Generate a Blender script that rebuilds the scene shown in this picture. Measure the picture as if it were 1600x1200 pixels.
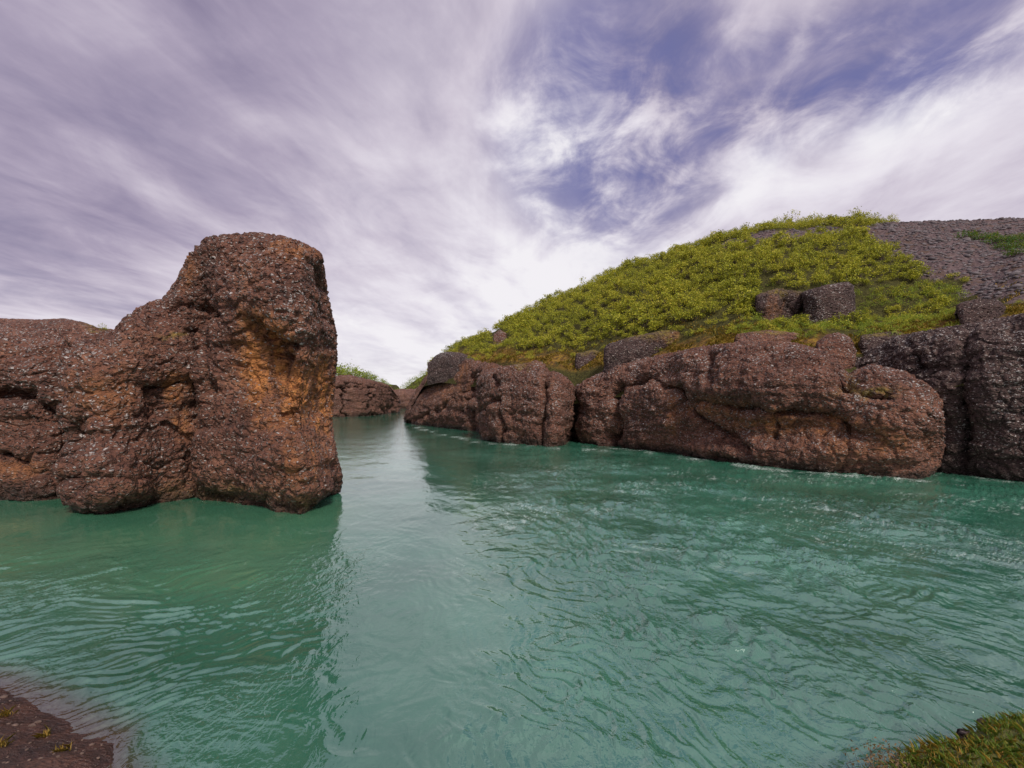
import bpy, math, random
import numpy as np
from mathutils import Vector

# ------------------------------------------------------------------ camera, sky, sun, exposure
for o in list(bpy.data.objects): bpy.data.objects.remove(o)
SC = bpy.context.scene
COL = SC.collection
H = 3.5            # eye height above the river
F = 800.0          # focal length in pixels of a 1600 px wide picture
HZ = 620.0         # row of the horizon
cam = bpy.data.cameras.new('camera'); cam_o = bpy.data.objects.new('camera', cam); COL.objects.link(cam_o)
cam.sensor_width = 36; cam.lens = 18; cam.clip_start = 0.05; cam.clip_end = 20000
cam.shift_y = 20 / 1600
cam_o.location = (0, 0, H); cam_o.rotation_euler = (math.radians(90), 0, 0)
SC.camera = cam_o
SC.view_settings.view_transform = 'Standard'; SC.view_settings.look = 'None'
SC.view_settings.gamma = 1; SC.view_settings.use_curve_mapping = False
SC.view_settings.exposure = 0.7
SC.cycles.use_denoising = True
SC.cycles.max_bounces = 6
SC.cycles.sample_clamp_direct = 3; SC.cycles.sample_clamp_indirect = 3

SUN_AZ, SUN_EL = 158.0, 42.0      # degrees from the view direction (+Y), clockwise; sun stands behind and a little to the right
sun = bpy.data.lights.new('sun', 'SUN'); sun_o = bpy.data.objects.new('sun', sun); COL.objects.link(sun_o)
sun.energy = 2.0; sun.angle = math.radians(10); sun.color = (1.0, 0.93, 0.84)
_a, _e = math.radians(SUN_AZ), math.radians(SUN_EL)
sd = Vector((math.sin(_a) * math.cos(_e), math.cos(_a) * math.cos(_e), math.sin(_e)))
sun_o.rotation_euler = sd.to_track_quat('Z', 'Y').to_euler()
sun_o.location = (0, -5, 40)

class NT:
    """small helper to write node trees"""
    def __init__(s, tree): s.t = tree; s.n = tree.nodes; s.l = tree.links
    def new(s, typ, **kw):
        n = s.n.new(typ)
        for k, v in kw.items(): setattr(n, k, v)
        return n
    def put(s, sock, v):
        if hasattr(v, 'is_output'): s.l.new(v, sock)
        elif v is not None:
            if isinstance(v, (tuple, list)) and len(v) == 3 and sock.type == 'RGBA': v = (*v, 1)
            sock.default_value = v
    def math(s, op, a, b=None, c=None, clamp=False):
        n = s.new('ShaderNodeMath', operation=op, use_clamp=clamp)
        for i, v in enumerate((a, b, c)):
            if v is not None: s.put(n.inputs[i], v)
        return n.outputs[0]
    def vec(s, op, a, b=None, scale=None):
        n = s.new('ShaderNodeVectorMath', operation=op)
        s.put(n.inputs[0], a)
        if b is not None: s.put(n.inputs[1], b)
        if scale is not None: s.put(n.inputs['Scale'], scale)
        return n.outputs['Value'] if op in ('DOT_PRODUCT', 'LENGTH', 'DISTANCE') else n.outputs[0]
    def noise(s, vec, scale, detail=4, rough=.55, dist=0.0, color=False):
        n = s.new('ShaderNodeTexNoise'); s.put(n.inputs['Vector'], vec); n.inputs['Scale'].default_value = scale
        n.inputs['Detail'].default_value = detail; n.inputs['Roughness'].default_value = rough; n.inputs['Distortion'].default_value = dist
        return n.outputs['Color'] if color else n.outputs['Fac']
    def voro(s, vec, scale, feature='F1', rnd=1.0):
        n = s.new('ShaderNodeTexVoronoi', feature=feature); s.put(n.inputs['Vector'], vec); n.inputs['Scale'].default_value = scale
        n.inputs['Randomness'].default_value = rnd
        return n
    def ramp(s, fac, stops, interp='LINEAR'):
        n = s.new('ShaderNodeValToRGB'); s.put(n.inputs[0], fac); cr = n.color_ramp; cr.interpolation = interp
        while len(cr.elements) < len(stops): cr.elements.new(0.5)
        for e, (p, c) in zip(cr.elements, stops): e.position = p; e.color = (*c, 1) if len(c) == 3 else c
        return n.outputs[0]
    def mix(s, fac, a, b, mode='MIX'):
        n = s.new('ShaderNodeMix', data_type='RGBA', blend_type=mode); s.put(n.inputs[0], fac); s.put(n.inputs[6], a); s.put(n.inputs[7], b)
        return n.outputs[2]
    def rng(s, v, a, b, c=0.0, d=1.0, smooth=True):
        n = s.new('ShaderNodeMapRange', interpolation_type='SMOOTHSTEP' if smooth else 'LINEAR')
        s.put(n.inputs[0], v)
        for i, q in enumerate((a, b, c, d)): n.inputs[i + 1].default_value = q
        return n.outputs[0]
    def attr(s, name):
        return s.new('ShaderNodeAttribute', attribute_name=name).outputs['Fac']
    def bump(s, h, strength, dist, normal=None):
        n = s.new('ShaderNodeBump'); n.inputs['Strength'].default_value = strength; n.inputs['Distance'].default_value = dist
        s.put(n.inputs['Height'], h)
        if normal is not None: s.put(n.inputs['Normal'], normal)
        return n.outputs[0]

# ---- world: daylight sky behind a torn layer of cloud that lies at one height, so it fans out from the horizon
world = bpy.data.worlds.new('World'); SC.world = world; world.use_nodes = True
T = NT(world.node_tree); T.n.clear()
sky = T.new('ShaderNodeTexSky', sky_type='NISHITA', sun_disc=False)
sky.sun_elevation = math.radians(SUN_EL); sky.sun_rotation = math.radians(SUN_AZ)
dirv = T.new('ShaderNodeTexCoord').outputs['Generated']
sep = T.new('ShaderNodeSeparateXYZ'); T.put(sep.inputs[0], dirv)
dz = T.math('MAXIMUM', sep.outputs[2], 0.0)
den = T.math('ADD', dz, 0.10)
U = T.math('DIVIDE', sep.outputs[0], den); V = T.math('DIVIDE', sep.outputs[1], den)
def plane(su, sv, ou=0.0, ov=0.0, rot=0.0):
    c, s_ = math.cos(rot), math.sin(rot)
    a = T.math('ADD', T.math('MULTIPLY', U, c), T.math('MULTIPLY', V, s_))
    b = T.math('SUBTRACT', T.math('MULTIPLY', V, c), T.math('MULTIPLY', U, s_))
    n = T.new('ShaderNodeCombineXYZ')
    T.put(n.inputs[0], T.math('MULTIPLY_ADD', a, su, ou)); T.put(n.inputs[1], T.math('MULTIPLY_ADD', b, sv, ov)); n.inputs[2].default_value = 3.7
    return n.outputs[0]
streak = T.noise(plane(1.3, 0.30, 2.1, 0.4, -0.10), 1.0, 6, .56, 0.5)
streak2 = T.noise(plane(2.4, 0.42, 7.7, 3.1, -0.45), 1.0, 5, .55, 0.6)
puffs = T.noise(plane(2.0, 1.15, 4.2, 1.9), 1.25, 6, .58, 0.7)
broad = T.noise(plane(0.45, 0.20, 1.3, 8.4, -0.2), 1.0, 3, .5)
def toward(px, py, inner, outer):
    """soft patch of sky round one direction"""
    d = Vector(((px - 800) / F, 1.0, (HZ - py) / F)).normalized()
    dot = T.vec('DOT_PRODUCT', dirv, tuple(d))
    return T.rng(dot, math.cos(math.radians(outer)), math.cos(math.radians(inner)))
def stroke_sky(a, b, wdeg):
    """soft band of sky along a great circle through two directions, between them"""
    da = Vector(((a[0] - 800) / F, 1.0, (HZ - a[1]) / F)).normalized(); db = Vector(((b[0] - 800) / F, 1.0, (HZ - b[1]) / F)).normalized()
    nrm = da.cross(db).normalized(); mid = (da + db).normalized(); half = math.degrees(da.angle(db)) / 2
    off = T.math('ABSOLUTE', T.vec('DOT_PRODUCT', dirv, tuple(nrm)))
    k = T.rng(off, 0.0, math.sin(math.radians(wdeg)), 1.0, 0.0)
    m = T.rng(T.vec('DOT_PRODUCT', dirv, tuple(mid)), math.cos(math.radians(half * 1.3)), math.cos(math.radians(half * .6)))
    return T.math('MULTIPLY', k, m)
body = T.math('ADD', T.math('MULTIPLY', streak, .55), T.math('ADD', T.math('MULTIPLY', streak2, .25), T.math('MULTIPLY', puffs, .32)))
body = T.math('ADD', body, T.math('MULTIPLY', T.math('SUBTRACT', broad, .5), .35))
lightness = T.rng(body, 0.34, 0.80)
# the broken blue patch high on the right, the bright bank below it, the pale gap over the horizon
blue = T.math('MAXIMUM', toward(960, 190, 3, 15), T.math('MAXIMUM', stroke_sky((1060, 210), (1600, 60), 6), T.math('MULTIPLY', stroke_sky((1100, 110), (1600, -10), 4), .8)))
mott = T.noise(plane(3.4, 2.4, 9.2, 5.9), 1.3, 6, .62, .5)
blue = T.math('MULTIPLY', blue, T.rng(T.math('ADD', T.math('MULTIPLY', mott, .6), T.math('MULTIPLY', puffs, .4)), .66, .38))
bank = T.math('MAXIMUM', stroke_sky((1010, 345), (1500, 150), 6.5), T.math('MULTIPLY', toward(900, 400, 2, 20), .80))
bank = T.math('MULTIPLY', bank, T.rng(body, .40, .66, .35, 1.0))
low = T.rng(dz, 0.30, 0.0)
lightness = T.math('MULTIPLY_ADD', toward(700, 440, 4, 30), .09, lightness)
lump = T.noise(plane(.9, .75, 3.3, 2.2), 1.0, 5, .55, .4)
lightness = T.math('ADD', lightness, T.math('MULTIPLY', T.math('SUBTRACT', lump, .5), .55))
lightness = T.math('ADD', lightness, T.math('MULTIPLY', T.math('SUBTRACT', mott, .5), .48))
dusk = T.math('MAXIMUM', toward(40, 400, 4, 17), T.math('MULTIPLY', toward(120, 40, 6, 26), .8))
lightness = T.math('ADD', T.math('MULTIPLY_ADD', lightness, .60, .25), T.math('MULTIPLY', bank, .42))
lightness = T.math('ADD', lightness, T.math('SUBTRACT', T.math('MULTIPLY', low, .48), T.math('MULTIPLY', dusk, .34)))
lightness = T.math('SUBTRACT', lightness, T.math('MULTIPLY', blue, .42), clamp=True)
cloud = T.ramp(lightness, [(0.0, (1.45, 1.22, 1.95)), (0.30, (2.55, 2.22, 2.95)), (0.55, (3.85, 3.50, 4.10)), (0.80, (4.9, 4.65, 5.1)), (1.0, (5.5, 5.35, 5.6))])
cloud = T.mix(T.math('MULTIPLY', blue, .88), cloud, (.92, 1.02, 2.35))
thin = T.rng(body, .30, .62, .84, 1.0)
final = T.mix(thin, T.vec('SCALE', sky.outputs[0], scale=.55), cloud)
bg = T.new('ShaderNodeBackground'); T.put(bg.inputs[0], final); bg.inputs[1].default_value = 0.10
wo = T.new('ShaderNodeOutputWorld'); T.l.new(bg.outputs[0], wo.inputs[0])

# ------------------------------------------------------------------ helpers: projection, noise, meshes
R = np.random.default_rng(7)
def to_px(P):
    y = np.maximum(P[..., 1], .3)
    return 800 + F * P[..., 0] / y, HZ - F * (P[..., 2] - H) / y
def at(px, py, y):                       # point seen at a pixel, y metres in front of the camera
    return ((px - 800) / F * y, y, H + (HZ - py) / F * y)
def on_water(px, py):                    # point of the river surface seen at a pixel
    y = H * F / (py - HZ); return ((px - 800) / F * y, y)
def smooth(a, b, x):
    t = np.clip((x - a) / (b - a), 0, 1); return t * t * (3 - 2 * t)
def table(pts):
    a = np.array(pts, float); return lambda x: np.interp(x, a[:, 0], a[:, 1])

_perm = np.random.default_rng(3).permutation(256); _perm = np.concatenate([_perm, _perm, _perm])
_g = np.random.default_rng(5).normal(size=(256, 3)); _g /= np.linalg.norm(_g, axis=1)[:, None]
def pnoise(p):
    p = np.asarray(p, float); i = np.floor(p).astype(np.int64); f = p - i; i &= 255
    u = f * f * f * (f * (f * 6 - 15) + 10); out = 0
    for dx in (0, 1):
        for dy in (0, 1):
            for dz_ in (0, 1):
                h = _perm[_perm[_perm[(i[:, 0] + dx) & 255] + ((i[:, 1] + dy) & 255)] + ((i[:, 2] + dz_) & 255)]
                g = _g[h]; d = g[:, 0] * (f[:, 0] - dx) + g[:, 1] * (f[:, 1] - dy) + g[:, 2] * (f[:, 2] - dz_)
                w = (u[:, 0] if dx else 1 - u[:, 0]) * (u[:, 1] if dy else 1 - u[:, 1]) * (u[:, 2] if dz_ else 1 - u[:, 2])
                out = out + w * d
    return out * 1.5
def fbm(p, octv=4, gain=.5):
    s, a, q = 0, 1.0, np.array(p, float)
    for _ in range(octv): s = s + a * pnoise(q); q = q * 2.03 + 17.3; a *= gain
    return s
def ridged(p, octv=3):
    s, a, q = 0, 1.0, np.array(p, float)
    for _ in range(octv): s = s + a * (1 - 2 * np.abs(pnoise(q))); q = q * 2.1 + 9.1; a *= .5
    return s
def worley(p):
    p = np.asarray(p, float); i = np.floor(p).astype(np.int64); f = p - i
    d1 = np.full(len(p), 9.0); d2 = np.full(len(p), 9.0); hid = np.zeros(len(p))
    for dx in (-1, 0, 1):
        for dy in (-1, 0, 1):
            for dz_ in (-1, 0, 1):
                h = _perm[_perm[_perm[(i[:, 0] + dx) & 255] + ((i[:, 1] + dy) & 255)] + ((i[:, 2] + dz_) & 255)]
                o = _g[h] * .45 + .5
                d = np.sqrt((dx + o[:, 0] - f[:, 0]) ** 2 + (dy + o[:, 1] - f[:, 1]) ** 2 + (dz_ + o[:, 2] - f[:, 2]) ** 2)
                c = d < d1; d2 = np.where(c, d1, np.minimum(d2, d)); d1 = np.where(c, d, d1); hid = np.where(c, h / 255.0, hid)
    return d1, d2, hid

def mesh_from(name, V_, Fq, mat, attrs=None, smooth_shade=True, origin=(0, 0, 0)):
    me = bpy.data.meshes.new(name)
    V_ = np.asarray(V_, np.float32) - np.asarray(origin, np.float32); Fq = np.asarray(Fq, np.int32); k = Fq.shape[1]
    me.vertices.add(len(V_)); me.vertices.foreach_set('co', V_.ravel())
    me.loops.add(Fq.size); me.loops.foreach_set('vertex_index', Fq.ravel())
    me.polygons.add(len(Fq)); me.polygons.foreach_set('loop_start', np.arange(0, Fq.size, k, dtype=np.int32))
    if smooth_shade: me.polygons.foreach_set('use_smooth', np.ones(len(Fq), bool))
    for an, av in (attrs or {}).items():
        a = me.attributes.new(an, 'FLOAT', 'POINT'); a.data.foreach_set('value', np.asarray(av, np.float32).ravel())
    me.update(calc_edges=True); me.validate()
    if mat: me.materials.append(mat)
    return me
def link(name, me, loc=(0, 0, 0), parent=None, label=None, cat=None, group=None, kind=None):
    o = bpy.data.objects.new(name, me); COL.objects.link(o); o.location = loc
    if parent is not None: o.parent = parent
    if label: o['label'] = label
    if cat: o['category'] = cat
    if group: o['group'] = group
    if kind: o['kind'] = kind
    return o
def grid_faces(nu, nv):
    i = np.arange(nu * nv).reshape(nu, nv)
    return np.stack([i[:-1, :-1], i[1:, :-1], i[1:, 1:], i[:-1, 1:]], -1).reshape(-1, 4)

# ------------------------------------------------------------------ materials
def new_mat(name):
    m = bpy.data.materials.new(name); m.use_nodes = True; t = NT(m.node_tree); t.n.clear()
    out = t.new('ShaderNodeOutputMaterial'); b = t.new('ShaderNodeBsdfPrincipled'); t.l.new(b.outputs[0], out.inputs[0])
    t.pos = t.new('ShaderNodeNewGeometry').outputs['Position']
    return m, t, b, out
def rock_material(name, dark, mid, light):
    m, t, b, out = new_mat(name)
    big = t.noise(t.pos, .55, 5, .6); fine = t.noise(t.pos, 5.0, 5, .65); grain = t.noise(t.pos, 26, 3, .6)
    col = t.ramp(t.math('ADD', t.math('MULTIPLY', big, .5), t.math('MULTIPLY', fine, .5)), [(.34, dark), (.52, mid), (.70, light)])
    wob = t.vec('MULTIPLY', t.vec('ADD', t.pos, t.vec('SCALE', t.noise(t.pos, 7, 3, color=True), scale=.16)), (1.0, 1.0, 1.75))
    v = t.voro(wob, 4.6); v2 = t.voro(wob, 9.5)
    cell = t.new('ShaderNodeSeparateColor'); t.put(cell.inputs[0], v.outputs['Color'])
    cell2 = t.new('ShaderNodeSeparateColor'); t.put(cell2.inputs[0], v2.outputs['Color'])
    # stones set in the rock, each with its own tone
    clast = t.math('MULTIPLY', t.rng(v2.outputs['Distance'], .52, .30), t.rng(cell2.outputs[0], .18, .28))
    col = t.mix(t.math('MULTIPLY', clast, .85), col, t.ramp(cell2.outputs[1], [(0, (.018, .014, .016)), (.40, (.07, .045, .040)), (.70, (.22, .15, .125)), (1, (.46, .39, .35))]))
    org = t.math('MULTIPLY', t.attr('orange'), t.rng(fine, .30, .55, .55, 1))
    col = t.mix(org, col, t.ramp(fine, [(.3, (.26, .09, .03)), (.6, (.50, .205, .065)), (.75, (.56, .29, .12))]))
    # crusts of pale lichen sitting on single stones
    thr = t.math('SUBTRACT', 1.0, t.math('MULTIPLY', t.attr('lichen'), .72))
    edge = t.math('ADD', v.outputs['Distance'], t.math('MULTIPLY', t.math('SUBTRACT', grain, .5), .35))
    li = t.math('MULTIPLY', t.math('GREATER_THAN', cell.outputs[1], t.math('ADD', thr, .12)), t.rng(edge, .36, .22))
    edge2 = t.math('ADD', v2.outputs['Distance'], t.math('MULTIPLY', t.math('SUBTRACT', grain, .5), .3))
    li2 = t.math('MULTIPLY', t.math('GREATER_THAN', cell2.outputs[2], thr), t.rng(edge2, .45, .30))
    lim = t.math('MAXIMUM', li, t.math('MULTIPLY', li2, .85))
    col = t.mix(t.math('MULTIPLY', lim, .88), col, t.mix(cell2.outputs[0], (.34, .30, .28), (.62, .58, .56)))
    ms = t.math('MULTIPLY', t.attr('moss'), t.rng(fine, .35, .55))
    col = t.mix(ms, col, t.ramp(grain, [(.3, (.13, .10, .02)), (.7, (.33, .24, .04))]))
    col = t.mix(t.math('MULTIPLY', t.attr('wet'), .72), col, (.022, .017, .014))
    t.put(b.inputs['Base Color'], col)
    t.put(b.inputs['Roughness'], t.rng(t.attr('wet'), 0, 1, .88, .35)); b.inputs['Specular IOR Level'].default_value = .3
    h = t.math('ADD', t.math('MULTIPLY', t.rng(v2.outputs['Distance'], .6, .1), .5), t.math('MULTIPLY', t.rng(v.outputs['Distance'], .6, .1), .8))
    h = t.math('ADD', h, t.math('ADD', t.math('MULTIPLY', fine, .9), t.math('MULTIPLY', grain, .35)))
    t.put(b.inputs['Normal'], t.bump(h, 1.0, .13))
    return m
M_ROCK = rock_material('conglomerate', (.062, .028, .022), (.165, .072, .049), (.31, .148, .092))
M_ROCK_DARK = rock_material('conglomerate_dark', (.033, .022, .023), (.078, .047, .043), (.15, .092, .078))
M_ROCK_RED = rock_material('conglomerate_red', (.080, .036, .029), (.18, .083, .060), (.30, .152, .10))

def leaf_material(name, cols, trans=.35):
    m, t, b, out = new_mat(name)
    n = t.math('ADD', t.math('MULTIPLY', t.noise(t.pos, .20, 3, .6), .60), t.math('MULTIPLY', t.noise(t.pos, 1.1, 2, .5), .40)); fac = t.math('ADD', t.math('MULTIPLY', n, .70), t.math('MULTIPLY', t.attr('tint'), .36))
    col = t.ramp(fac, cols)
    t.put(b.inputs['Base Color'], col); b.inputs['Roughness'].default_value = .55; b.inputs['Specular IOR Level'].default_value = .25
    tr = t.new('ShaderNodeBsdfTranslucent'); t.put(tr.inputs[0], t.mix(.5, col, (.42, .44, .06)))
    ms = t.new('ShaderNodeMixShader'); ms.inputs[0].default_value = trans
    t.l.new(b.outputs[0], ms.inputs[1]); t.l.new(tr.outputs[0], ms.inputs[2]); t.l.new(ms.outputs[0], out.inputs[0])
    return m
M_LEAF = leaf_material('willow_leaf', [(.28, (.060, .048, .020)), (.37, (.12, .125, .022)), (.47, (.24, .28, .026)), (.58, (.44, .44, .036)), (.74, (.56, .46, .06))])
M_LEAF_GREEN = leaf_material('green_leaf', [(.28, (.06, .11, .014)), (.45, (.17, .26, .028)), (.65, (.32, .38, .04))])
M_LEAF_DARK = leaf_material('dark_leaf', [(.25, (.012, .050, .012)), (.5, (.03, .095, .018)), (.75, (.07, .15, .02))])
M_MOSS = leaf_material('moss', [(.28, (.10, .08, .015)), (.45, (.22, .15, .022)), (.6, (.36, .20, .03)), (.78, (.24, .24, .035))], .2)
M_GRASS = leaf_material('grass', [(.25, (.030, .085, .010)), (.53, (.085, .19, .02)), (.63, (.20, .24, .03)), (.74, (.40, .22, .04))], .3)
def plain(name, c1, c2, scale=8, rough=.85):
    m, t, b, out = new_mat(name)
    f = t.noise(t.pos, scale, 5, .6); t.put(b.inputs['Base Color'], t.ramp(f, [(.3, c1), (.7, c2)])); b.inputs['Roughness'].default_value = rough
    t.put(b.inputs['Normal'], t.bump(f, .5, .03)); return m
M_TWIG = plain('twig_bark', (.05, .035, .025), (.14, .10, .07), 20)
M_STONE = plain('scree_stone', (.045, .036, .042), (.19, .16, .165), 1.7)
M_PEBBLE = plain('bank_pebble', (.045, .026, .02), (.17, .11, .085), 14)
M_GROUND = plain('plain_ground', (.05, .05, .025), (.10, .09, .04), .05)

def hill_material():
    m, t, b, out = new_mat('hill_soil')
    n = t.noise(t.pos, 1.1, 6, .65); g = t.noise(t.pos, 9, 4, .6); v = t.voro(t.pos, 4.5)
    soil = t.ramp(g, [(.3, (.022, .022, .010)), (.55, (.06, .055, .018)), (.75, (.12, .11, .03))])
    scree = t.ramp(t.math('ADD', t.math('MULTIPLY', g, .6), t.math('MULTIPLY', v.outputs['Distance'], .5)), [(.3, (.050, .034, .038)), (.6, (.115, .080, .082)), (.85, (.19, .145, .14))])
    scree = t.mix(t.rng(n, .50, .66), scree, (.105, .068, .052))
    moss = t.ramp(t.noise(t.pos, 3.2, 5, .65), [(.32, (.045, .030, .016)), (.46, (.12, .065, .022)), (.58, (.26, .15, .028)), (.72, (.12, .13, .025))])
    col = t.mix(t.attr('scree'), soil, scree); col = t.mix(t.math('MULTIPLY', t.attr('moss'), t.rng(n, .36, .52)), col, moss)
    t.put(b.inputs['Base Color'], col); b.inputs['Roughness'].default_value = .95; b.inputs['Specular IOR Level'].default_value = .1
    t.put(b.inputs['Normal'], t.bump(t.math('ADD', g, t.math('MULTIPLY', v.outputs['Distance'], .8)), .8, .12)); return m
M_HILL = hill_material()
def bank_material():
    m, t, b, out = new_mat('bank_soil')
    n = t.noise(t.pos, 3.0, 6, .65); g = t.noise(t.pos, 22, 4, .6)
    red = t.ramp(t.math('ADD', t.math('MULTIPLY', n, .6), t.math('MULTIPLY', g, .4)), [(.34, (.016, .008, .006)), (.50, (.048, .020, .013)), (.66, (.11, .045, .026)), (.80, (.20, .11, .06))])
    grass = t.ramp(g, [(.3, (.035, .05, .010)), (.7, (.13, .12, .02))])
    t.put(b.inputs['Base Color'], t.mix(t.attr('green'), red, grass)); t.put(b.inputs['Roughness'], t.rng(t.attr('damp'), 0, 1, .85, .35))
    t.put(b.inputs['Normal'], t.bump(t.math('ADD', n, t.math('MULTIPLY', g, .5)), 1.0, .10)); return m
M_BANK = bank_material()

def water_material():
    m, t, b, out = new_mat('glacial_water')
    n = t.noise(t.pos, .22, 4, .55)
    col = t.ramp(n, [(.3, (.016, .088, .052)), (.55, (.032, .138, .088)), (.75, (.055, .185, .125))])
    col = t.mix(t.math('MULTIPLY', t.attr('shallow'), .85), col, (.060, .026, .018)); col = t.mix(t.attr('silt'), col, (.058, .175, .098))
    foam_glint = t.math('MULTIPLY', t.attr('foam_glint'), t.rng(t.noise(t.pos, 9, 4, .7), .38, .62))
    t.put(b.inputs['Base Color'], t.mix(foam_glint, col, (.62, .70, .66)))
    t.put(b.inputs['Roughness'], t.math('ADD', .025, t.math('MULTIPLY', foam_glint, .5))); b.inputs['IOR'].default_value = 2.5; b.inputs['Specular Tint'].default_value = (.86, 1.0, .95, 1)
    mp = t.new('ShaderNodeMapping'); t.put(mp.inputs[0], t.pos); mp.inputs['Rotation'].default_value = (0, 0, math.radians(25)); mp.inputs['Scale'].default_value = (1, .45, 1)
    w1 = t.noise(mp.outputs[0], 4.5, 3, .6, .8); w2 = t.noise(t.pos, 13, 2, .5, .5)
    h = t.math('ADD', w1, t.math('MULTIPLY', w2, .3))
    h = t.math('MULTIPLY', h, t.attr('rough_water'))
    t.put(b.inputs['Normal'], t.bump(h, .9, .08)); return m
M_WATER = water_material()

# ------------------------------------------------------------------ river and ground
xs_l = np.array([-30, -12, -8, -6.1, -5.18, -4.62, -4.0, -3.75, -3.0, 0, 1.6, 2.0, 2.53, 3.17, 3.75, 5, 9, 30]); ys_l = np.array([7.5, 7.2, 6.7, 6.15, 5.72, 5.44, 5.14, 4.78, 4.2, 2.9, 2.98, 3.13, 3.50, 3.72, 3.92, 4.25, 4.75, 6])
def water_sheet():
    px = np.concatenate([np.linspace(-9000, -200, 60), np.arange(-197, 1800, 2.2), np.linspace(1803, 11000, 60)])
    py = np.concatenate([[HZ + 1.6, HZ + 3, HZ + 5], np.arange(HZ + 7, 1215, 1.6), np.linspace(1220, 3600, 40)])
    PX, PY = np.meshgrid(px, py, indexing='ij'); Y = H * F / (PY - HZ); X = (PX - 800) / F * Y
    p = np.stack([X, Y, 0 * X], -1).reshape(-1, 3); x, y = p[:, 0], p[:, 1]
    # swirling current: warp the plane, then lay long ripples along the flow
    wx = 1.2 * fbm(p * .24 + 3.1, 4); wy = 1.2 * fbm(p * .24 + 41.7, 4)
    qx, qy = x + wx, y + wy
    def along(ang, l1, l2, off):
        c, s = math.cos(ang), math.sin(ang)
        return np.stack([(qx * c + qy * s) / l1, (-qx * s + qy * c) / l2, np.full_like(qx, off)], -1)
    right = smooth(-1.5, 3.0, x - (y - 6) * -.05) ; left = smooth(-2.2, -3.4, x) * smooth(13.5, 9.5, y)
    patch = smooth(-.25, .35, fbm(p * .30 + 9.2, 3))
    a_flow = math.radians(-62)
    r1 = ridged(along(a_flow, 2.6, .80, 1.0), 2); r2 = ridged(along(a_flow + .5, .80, .30, 5.0), 2)
    r3 = fbm(along(a_flow - .3, .34, .14, 8.0), 2)
    e1 = pnoise(along(math.radians(28), 1.8, .36, 3.0)); e2 = pnoise(along(math.radians(34), .75, .19, 6.0))
    k_r = right * (.35 + .65 * patch) + .10; k_l = left
    far = smooth(9, 40, y)
    chop = fbm(along(math.radians(50), .30, .13, 15.0), 2); m1 = smooth(-.35, .35, pnoise(p * .8 + 31)); m2 = smooth(-.3, .3, pnoise(p * 1.3 + 57))
    z = k_r * (.030 * r1 + .044 * r2 * (.25 + 1.1 * m2) + .040 * r3 * (.4 + 1.0 * m1)) + k_l * (.014 * e1 * m1 + .024 * e2 * (.3 + .9 * m2) + .022 * chop * (.4 + .6 * m1)) + .012 * fbm(p * .5, 2) + far * k_r * .03 * r1
    z *= smooth(240, 60, y)
    rough = np.clip(.10 + .8 * right * (.35 + .65 * patch) + .55 * left * patch + .10 * smooth(18, 45, y), 0, 1)
    silt = smooth(-1.8, -4.0, x + .12 * y) * smooth(7.5, 10, y) * smooth(19, 15, y) * (.6 + .4 * smooth(-.3, .3, fbm(p * .3 + 21, 2)))
    P = np.stack([x, y, z], -1)
    # froth: broken lines where the current rubs along the cliffs, thin threads in the eddies; a white net also paints in water sparkle
    fx, fy = to_px(np.stack([x, y, 0 * x], -1))
    base = np.interp(fx, [560, 632, 745, 885, 1000, 1200, 1440, 1480, 1600, 1800], [652, 662, 689, 699, 703, 734, 751, 742, 753, 775])
    line = np.exp(-((fy - base - 2) / 3.2) ** 2) * smooth(.05, .45, fbm(p * np.array([.8, .8, 1]) + 2, 2) + .12) * (fx > 630) * ~((fx > 876) & (fx < 908))
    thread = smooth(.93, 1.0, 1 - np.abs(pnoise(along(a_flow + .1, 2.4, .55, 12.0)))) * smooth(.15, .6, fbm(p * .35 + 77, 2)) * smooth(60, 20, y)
    sparkle_web = smooth(.90, 1.0, 1 - np.abs(fbm(along(a_flow + .15, 1.7, .42, 21.0), 2))) * smooth(-.15, .35, fbm(p * .30 + 5, 3))  # part froth, part sparkle painted white into the water colour
    foam_glint = np.clip(line * .9 + thread * .16 * smooth(7, 10, y) + .55 * sparkle_web * smooth(8.5, 12, y) * smooth(34, 20, y) * smooth(-2.5, 0, x), 0, 1)
    o = link('water', mesh_from('water', P, grid_faces(len(px), len(py))[:, ::-1], M_WATER, {'foam_glint': foam_glint, 'rough_water': rough, 'silt': silt, 'shallow': smooth(.62, .0, y - np.interp(x, xs_l, ys_l)) * smooth(-2.6, -3.4, x) * smooth(-9, -7, x)}), kind='structure')
    o['label'] = 'turquoise green glacial river with swirling ripples'
water_sheet()

def ground_sheet():
    r = np.concatenate([[0, 40, 90, 140, 175, 200, 240], np.geomspace(300, 9000, 14)]); a = np.linspace(0, 2 * np.pi, 97)
    Rr, A = np.meshgrid(r, a, indexing='ij'); x, y = Rr * np.cos(A), Rr * np.sin(A)
    z = -3.0 + 6.2 * smooth(165, 200, Rr) + (Rr > 180) * 1.0 * np.sin(x * .013) * np.cos(y * .017)
    link('ground', mesh_from('ground', np.stack([x, y, z], -1).reshape(-1, 3), grid_faces(len(r), len(a)), M_GROUND), kind='structure')
ground_sheet()

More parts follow.
